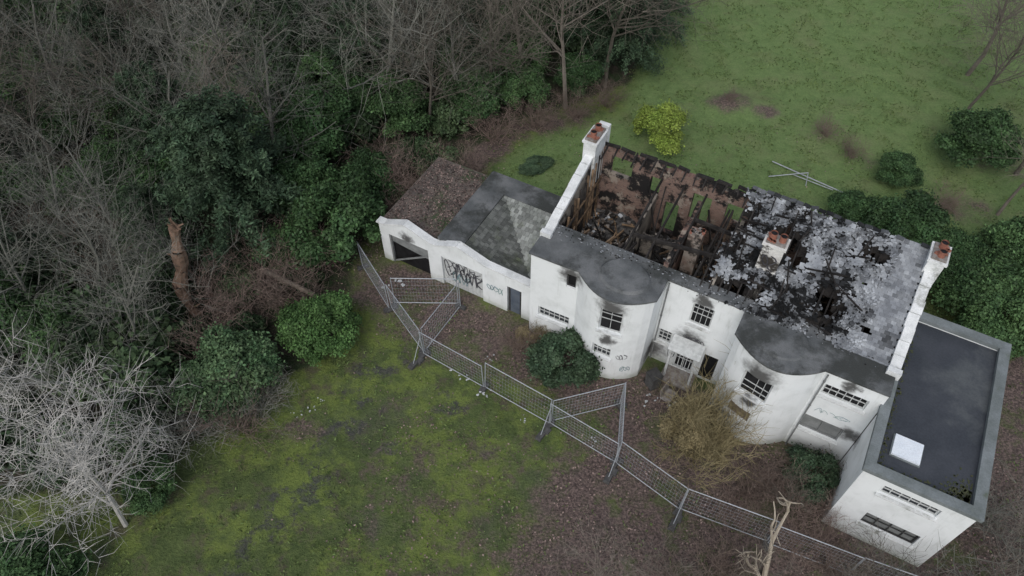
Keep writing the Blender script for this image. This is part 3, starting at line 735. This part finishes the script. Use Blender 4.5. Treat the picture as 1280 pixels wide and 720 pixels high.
place('hedge_bush',B_hedge,loc=(26.8,24.8,-.1),rot=3,scale=.95)
place('hedge_bush',B_hedge,loc=(22.6,24.9,-.1),rot=5,scale=.75)
place('yew_bush',B_dk,loc=(2.55,19.1,-.1),rot=1,scale=(1.35,1.35,1.15))
place('yew_bush',B_dk,loc=(12.6,13.5,-.1),rot=2,scale=(.95,.95,1.))
place('yew_bush',B_dk,loc=(1.5,33.6,-.1),rot=2,scale=(.6,.9,.3))
place('laurel_bush',B_mid[1],loc=(-18.4,9.0,-.1),rot=2,scale=(.8,.8,.6))
place('laurel_bush',B_mid[0],loc=(-15.2,13.2,-.1),rot=2,scale=(.5,.5,.45))
def shrub(me,x,y,s,nm='bare_shrub'): place(nm,me,loc=(x,y,-.05),rot=R_(),scale=s if isinstance(s,tuple) else s*rr.uniform(.9,1.1))
for x,y,s in ((-11.6,23.6,1.),(-12.8,25,1.1),(-10.6,25.3,.9),(-13.8,22.8,1.),(-14.5,20.6,.9),(-10.6,22.6,.7),(.3,20.6,.5),(.9,20.2,.4),(10.6,13.3,.6),(9.9,13.0,.6),(11.4,12.9,.6),(13.3,13.2,.6),(-5.5,31.0,1.),(-3.5,32,1.),(-7.5,32.7,1.),(-6.2,29.6,.9),(-2.2,32.6,.7),(1.6,37.2,.8),(14.3,39.8,.35),(19.6,36.6,.5),(20.6,34.6,.5),(24.5,30.0,.6),(-1,36,.8),(9.2,12.2,.5),(12.2,12.0,.6),(4,38.4,.7),(6,39.6,.7)):
    shrub(S_red[rr.randint(0,1)],x,y,s)
shrub(S_tan,7.7,15.2,(1.05,1.05,1.3),'tan_shrub'); shrub(S_tan,8.5,14.9,(.7,.7,.9),'tan_shrub'); shrub(S_tan,1.3,21.1,.35,'tan_shrub')
place('tan_shrub',B_tan,loc=(7.7,15.6,-.05),rot=1,scale=(1.2,1.2,1.15)); place('tan_shrub',B_tan,loc=(8.6,14.8,-.05),rot=3,scale=(.9,.9,.8)); place('tan_shrub',B_tan,loc=(.6,20.9,-.05),rot=2,scale=(.5,.5,.4))
for x,y,s in ((-12.2,16.3,.9),(-11.8,17.2,.7),(-14.4,16.0,.8),(20.5,9.8,.9),(14.5,8.4,.8),(17,7.6,1.0),(11.7,10.9,.7),(12.5,10,.7),(19,12,.7),(6.8,9.0,.8),(8.4,9.8,.6)):
    shrub(S_grey if rr.random()<.6 else S_red[0],x,y,s)
for x,y,s in ((3.2,9.4,.8),(5.2,8.4,.9),(1.4,8.2,.7),(8.8,8.4,.8),(12.6,7.6,.9),(16,7.0,.9),(18.6,9.3,.9),(11.2,12.2,.55),(13.6,9.6,.6)):
    place('bare_sapling',T_thin,loc=(x,y,-.1),rot=R_(),scale=s*.8)
place('pale_bare_tree',T_pale,loc=(-16.0,11.6,-.1),rot=.5)
for x,y,s,k in ((3.5,39.3,.95,0),(-1.6,39.2,.9,1),(.8,41.5,1,0),(6.2,41.6,.95,1),(-5.2,36.6,.7,0),(-4.8,40,.95,1),(28.6,38.0,.7,0),(31,43,.9,1),(27.5,29.6,.6,1),(30,33,.8,0)):
    place('bare_tree',T_brown[k],loc=(x,y,-.1),rot=R_(),scale=s)
for gx in range(-44,6,3):
    for gy in range(15,57,3):
        x=gx+rr.uniform(-1.3,1.3); y=gy+rr.uniform(-1.3,1.3)
        d=float(polysd(np.array([x]),np.array([y]),P_forest)[0])
        if d<1.6: continue
        if -x/(y*.629+20)>.86: continue
        if (x+14.6)**2+(y-28)**2<12: continue
        if y<30 and x>-17: continue
        if y<36 and x>-11: continue
        if y<18 and x>-20: continue
        q=rr.random()
        if q<.38:
            m=rr.choice(T_grey+T_grey+T_brown); place('bare_tree',m,loc=(x,y,-.1),rot=R_(),scale=rr.uniform(.6,.95)*(.8 if y<30 else 1))
        if rr.random()<.15: place('laurel_bush',rr.choice(B_mid),loc=(x+1,y,-.1),rot=R_(),scale=rr.uniform(.5,.9))
        elif rr.random()<.9: place('ivy_undergrowth',rr.choice(B_ivy),loc=(x+rr.uniform(-1.5,1.5),y+rr.uniform(-1.5,1.5),-.1),rot=R_(),scale=rr.uniform(.8,1.8))
        else: shrub(rr.choice(S_red+[S_grey]),x+1,y,1.)
for x,y,s in ((-18,19.5,.6),(-19.5,17,.6),(-16.5,24.5,.5),(-20.5,22.5,.7)):
    place('bare_tree',T_pale_b,loc=(x,y,-.1),rot=R_(),scale=s*1.4)
for x,y in ((-15.5,21),(-17,18),(-14,24),(-17.5,22.5),(-12.8,27),(-16.5,15.5),(-19,14.5),(-6,33.8),(-14.5,25.4),(-11,24.5),(-13,21),(-7.2,30.4),(-4.2,32.8)):
    place('ivy_undergrowth',rr.choice(B_ivy),loc=(x,y,-.1),rot=R_(),scale=rr.uniform(.6,1.1))

# snag
mb=MB(); p=Vector((0,0,-.1)); r0=.34; rs=random.Random(5)
for i in range(14):
    q=p+Vector((rs.gauss(.08,.07),rs.gauss(.05,.06),.41)); r1=max(.15,.31-i*.008+rs.gauss(0,.05)); mb.tube(p,q,r0,r1,9,0,1,i==13); 
    if i%2==1:
        a=rs.random()*6; mb.tube(q,q+Vector((math.cos(a)*.5,math.sin(a)*.5,.25)),.08,.03,5)
    p=q;r0=r1
for k in range(6): mb.tube(p+Vector((rs.gauss(0,.12),rs.gauss(0,.12),-.1)),p+Vector((rs.gauss(0,.15),rs.gauss(0,.15),rs.uniform(.2,.7))),.1,.01,5)
o=mb.build('broken_tree_trunk',[M_snag]); o.location=(-15.9,22.4,0)
mb=MB(); mb.tube((-12.6,24.2,1.6),(-9.8,22.8,1.3),.16,.12,7,0,1,True); mb.tube((-11.5,23.6,1.5),(-11.2,24.4,2.),.05,.02,5); mb.tube((-12.6,24.2,1.6),(-13.2,24.5,0),.17,.18,7); mb.build('fallen_log',[simple('log_bark',(.20,.17,.14),(.12,.1,.08),3)])
mb=MB(); rs=random.Random(12)
def db(p,d,L,r,lv):
    n=5
    for i in range(n):
        d=(d+Vector((rs.gauss(0,.28),rs.gauss(0,.28),rs.gauss(0,.2)))).normalized(); q=p+d*L/n; mb.tube(p,q,r*(1-i/n*.6),r*(1-(i+1)/n*.6),6,0,1,True); p=q
        if lv<2 and rs.random()<.5: db(q,(d+Vector((rs.gauss(0,.8),rs.gauss(0,.8),.2))).normalized(),L*.5,r*.5,lv+1)
db(Vector((9.9,9.3,0)),Vector((.5,.4,1)).normalized(),3.4,.12,0); db(Vector((9.9,9.3,0)),Vector((-.6,.5,.8)).normalized(),2.2,.09,0)
mb.build('dead_branch_tree',[simple('dead_wood',(.42,.37,.30),(.3,.26,.2),4)])

# ------------------------------------------------------------ fallen leaves, grass tufts
def scatter(n,x0,x1,y0,y1,fn):
    x=RNG.uniform(x0,x1,n);y=RNG.uniform(y0,y1,n); k=RNG.random(n)<fn(x,y); x=x[k];y=y[k]
    S=(x-.7)*u0-(y-21.3)*v0; D=(x-.7)*v0+(y-21.3)*u0
    k=~((S>-9.1)&(S<19.2)&(D>.2)&(D<7)|(S>15.1)&(S<19.2)&(D>-2.5)&(D<7)); return x[k],y[k]
def cl(x,y,s,k): return np.array([noise.noise((a*s,b2*s,k))+.5*noise.noise((a*s*3,b2*s*3,k+5)) for a,b2 in zip(x,y)])
x,y=scatter(64000,-10,22,4,38,lambda x,y: np.clip(masks(x,y)[1]**1.5,.04,1))
k=cl(x,y,.7,1)>-.08; x=x[k];y=y[k]
n=len(x); P=np.stack([x,y,RNG.uniform(.05,.1,n)],1); Nn=np.stack([RNG.normal(size=n)*.35,RNG.normal(size=n)*.35,np.ones(n)],1)
me=quadmesh('fallen_leaves',leafquads(P,Nn,RNG.uniform(.05,.12,n),.7),RNG.choice([.35,.6,.9,1.2,1.7],n),[L_fall]); place('fallen_leaves',me)
x,y=scatter(150000,-22,34,5,56,lambda x,y: (1-masks(x,y)[0])*(1-.65*masks(x,y)[1])*(1-.7*masks(x,y)[2]))
k=cl(x,y,.8,5)>-.02; x=x[k];y=y[k]
n=len(x); P=np.stack([x,y,RNG.uniform(.05,.1,n)],1); Nn=np.stack([RNG.normal(size=n),RNG.normal(size=n),np.full(n,.5)],1)
me=quadmesh('grass_tufts',leafquads(P,Nn,RNG.uniform(.07,.19,n),.4),RNG.uniform(.5,1.4,n),[L_grass]); place('grass_tufts',me)
n=2600; x=RNG.uniform(-9.1,-5.7,n);y=RNG.uniform(1.2,6.6,n); P=np.stack([x,y,np.full(n,2.62)],1); Nn=np.stack([RNG.normal(size=n)*.3,RNG.normal(size=n)*.3,np.ones(n)],1)
me=quadmesh('roof_leaves',leafquads(P,Nn,RNG.uniform(.06,.14,n),.7),RNG.choice([.2,.4,.7,1.3],n),[L_fall]); place('roof_leaves',me,gar)

# ------------------------------------------------------------ fence
mb=MB(); L=3.4
for x in (0,L): mb.tube((x,0,.08),(x,0,2.02),.024,.024,6,0)
for z in (.12,2.0): mb.tube((0,0,z),(L,0,z),.022,.022,6,0)
for i in range(1,22): mb.tube((i*L/22,0,.12),(i*L/22,0,2.0),.0038,.0038,3,0)
for i in range(1,7): mb.tube((0,.01,.12+i*.27),(L,.01,.12+i*.27),.0036,.0036,3,0)
for x in (0,L): mb.box((x,0,.07),(.24,.62,.13),None,1,taper=.85)
o=mb.build('mesh_fence_panel',[M_metal,M_foot]); pm=o.data; bpy.data.objects.remove(o)
def fence(a,b2):
    a=Vector(a);b2=Vector(b2);d=b2-a;n=max(1,round(d.length/3.4)); l=d.length/n; ang=math.atan2(d.y,d.x)
    for i in range(n):
        p=a+d*(i/n); o=place('mesh_fence_panel',pm,loc=(p.x,p.y,.0),rot=ang,scale=(l/L*.985,1,1)); o.rotation_euler=(rr.gauss(0,.035),0,ang+rr.gauss(0,.014))
F=[(-7.95,25.7),(-4.28,20.13),(1.74,16.34),(4.55,14.38),(7.05,12.31),(10.4,10.87),(13.3,9.6),(16.6,8.2),(20,7)]
for a,b2 in zip(F,F[1:]): fence(a,b2)
fence((-4.25,20.25),(-2.65,23.1)); fence((-6.0,23.25),(-2.7,23.2)); fence((1.78,16.45),(5.0,17.4)); fence((4.6,14.5),(5.02,17.35))
for (x,y,ang) in ((-4.28,20.13,-2.2),(1.74,16.34,-2.2),(4.55,14.38,-2.1),(7.05,12.31,-2.1)):
    mb=MB(); mb.tube((0,0,1.7),(.8,0,.08),.02,.02,6); mb.tube((0,0,.1),(.8,0,.1),.02,.02,6); mb.box((.8,0,.09),(.5,.3,.14),None,1,taper=.85); mb.box((.4,.1,.07),(.35,.3,.13),None,1,taper=.85)
    o=mb.build('fence_brace',[M_metal,M_foot]); o.location=(x,y,0); o.rotation_euler=(0,0,ang)
for (x,y,s) in ((-2.5,18.8,.22),(-1.2,17.9,.2),(-6.2,24.3,.35),(-9.3,17.1,.14),(-9.8,16.7,.12),(3.6,15.5,.15),(-1.0,19.9,.15),(6.4,17.6,.3),(7.6,17.2,.3),(-8.8,17.5,.1),(.5,16.5,.12),(-3.9,20.9,.15)):
    mb=MB(); rs=random.Random(int(x*100))
    for k in range(6):
        c=(rs.gauss(0,s*1.1),rs.gauss(0,s*1.1),.1+.02*k); mb.shard(c,s*rs.uniform(.2,.55),Matrix.Rotation(rs.random()*6,3,'Z')@Matrix.Rotation(rs.gauss(0,.4),3,'X'),0,1,5,rs)
    o=mb.build('litter_scraps',[M_litter]); o.location=(x,y,0)
mb=MB()
mb.tube((15.7,34.0,.15),(19.6,30.9,.2),.035,.035,6); mb.tube((15.2,32.7,.12),(17.4,32.6,.5),.03,.03,6); mb.tube((17.4,32.6,.5),(17.2,31.9,.1),.025,.025,6); mb.tube((16.6,32.8,.2),(18.6,31.4,.25),.025,.025,6)
mb.build('fallen_aerial_pole',[M_metal])
mb=MB(); mb.box((0,0,.45),(.5,.5,.9),None,0,taper=1.1); mb.box((0,0,.93),(.58,.6,.07),None,1); mb.tube((-.25,.28,.1),(.25,.28,.1),.09,.09,8,1)
o=mb.build('wheelie_bin',[M_foot,M_frame]); o.location=(6.6,18.4,0); o.rotation_euler=(0,0,.5)
mb=MB(); mb.box((0,0,.4),(.7,.5,.05),None); 
for a,b2 in ((-1,-1),(1,-1),(1,1),(-1,1)): mb.tube((a*.3,b2*.2,.38),(a*.34,b2*.22,0),.025,.025,5)
mb.box((0,.25,.7),(.7,.05,.5),Matrix.Rotation(-.15,3,'X')); o=mb.build('broken_chair',[M_rubble]); o.location=(7.2,17.6,0); o.rotation_euler=(0,0,.9)

# ------------------------------------------------------------ light, sky, camera
w=bpy.data.worlds.new('World'); sc.world=w; w.use_nodes=True; nt=w.node_tree
sky=nt.nodes.new('ShaderNodeTexSky'); sky.sky_type='NISHITA'; sky.sun_disc=False; sky.sun_elevation=math.radians(48); sky.sun_rotation=math.radians(200); sky.dust_density=3.
hs=nt.nodes.new('ShaderNodeHueSaturation'); hs.inputs['Saturation'].default_value=.5; nt.links.new(sky.outputs[0],hs.inputs['Color'])
bg=nt.nodes['Background']; nt.links.new(hs.outputs[0],bg.inputs['Color']); bg.inputs['Strength'].default_value=.15
sl=bpy.data.lights.new('sun','SUN'); sl.energy=.75; sl.angle=math.radians(35); sl.color=(1,.985,.965)
so=bpy.data.objects.new('sun',sl); COL.objects.link(so)
d=Vector((math.sin(math.radians(200))*math.cos(math.radians(48)),math.cos(math.radians(200))*math.cos(math.radians(48)),math.sin(math.radians(48))))
so.rotation_euler=d.to_track_quat('Z','Y').to_euler(); so.location=(0,0,40)
cam=bpy.data.cameras.new('camera'); cam.lens=26.0; cam.sensor_width=36; cam.clip_end=2000
co=bpy.data.objects.new('camera',cam); COL.objects.link(co); co.location=(0,0,30); co.rotation_euler=(math.radians(39),0,0); sc.camera=co
sc.view_settings.view_transform='Standard'; sc.view_settings.look='None'; sc.view_settings.exposure=0
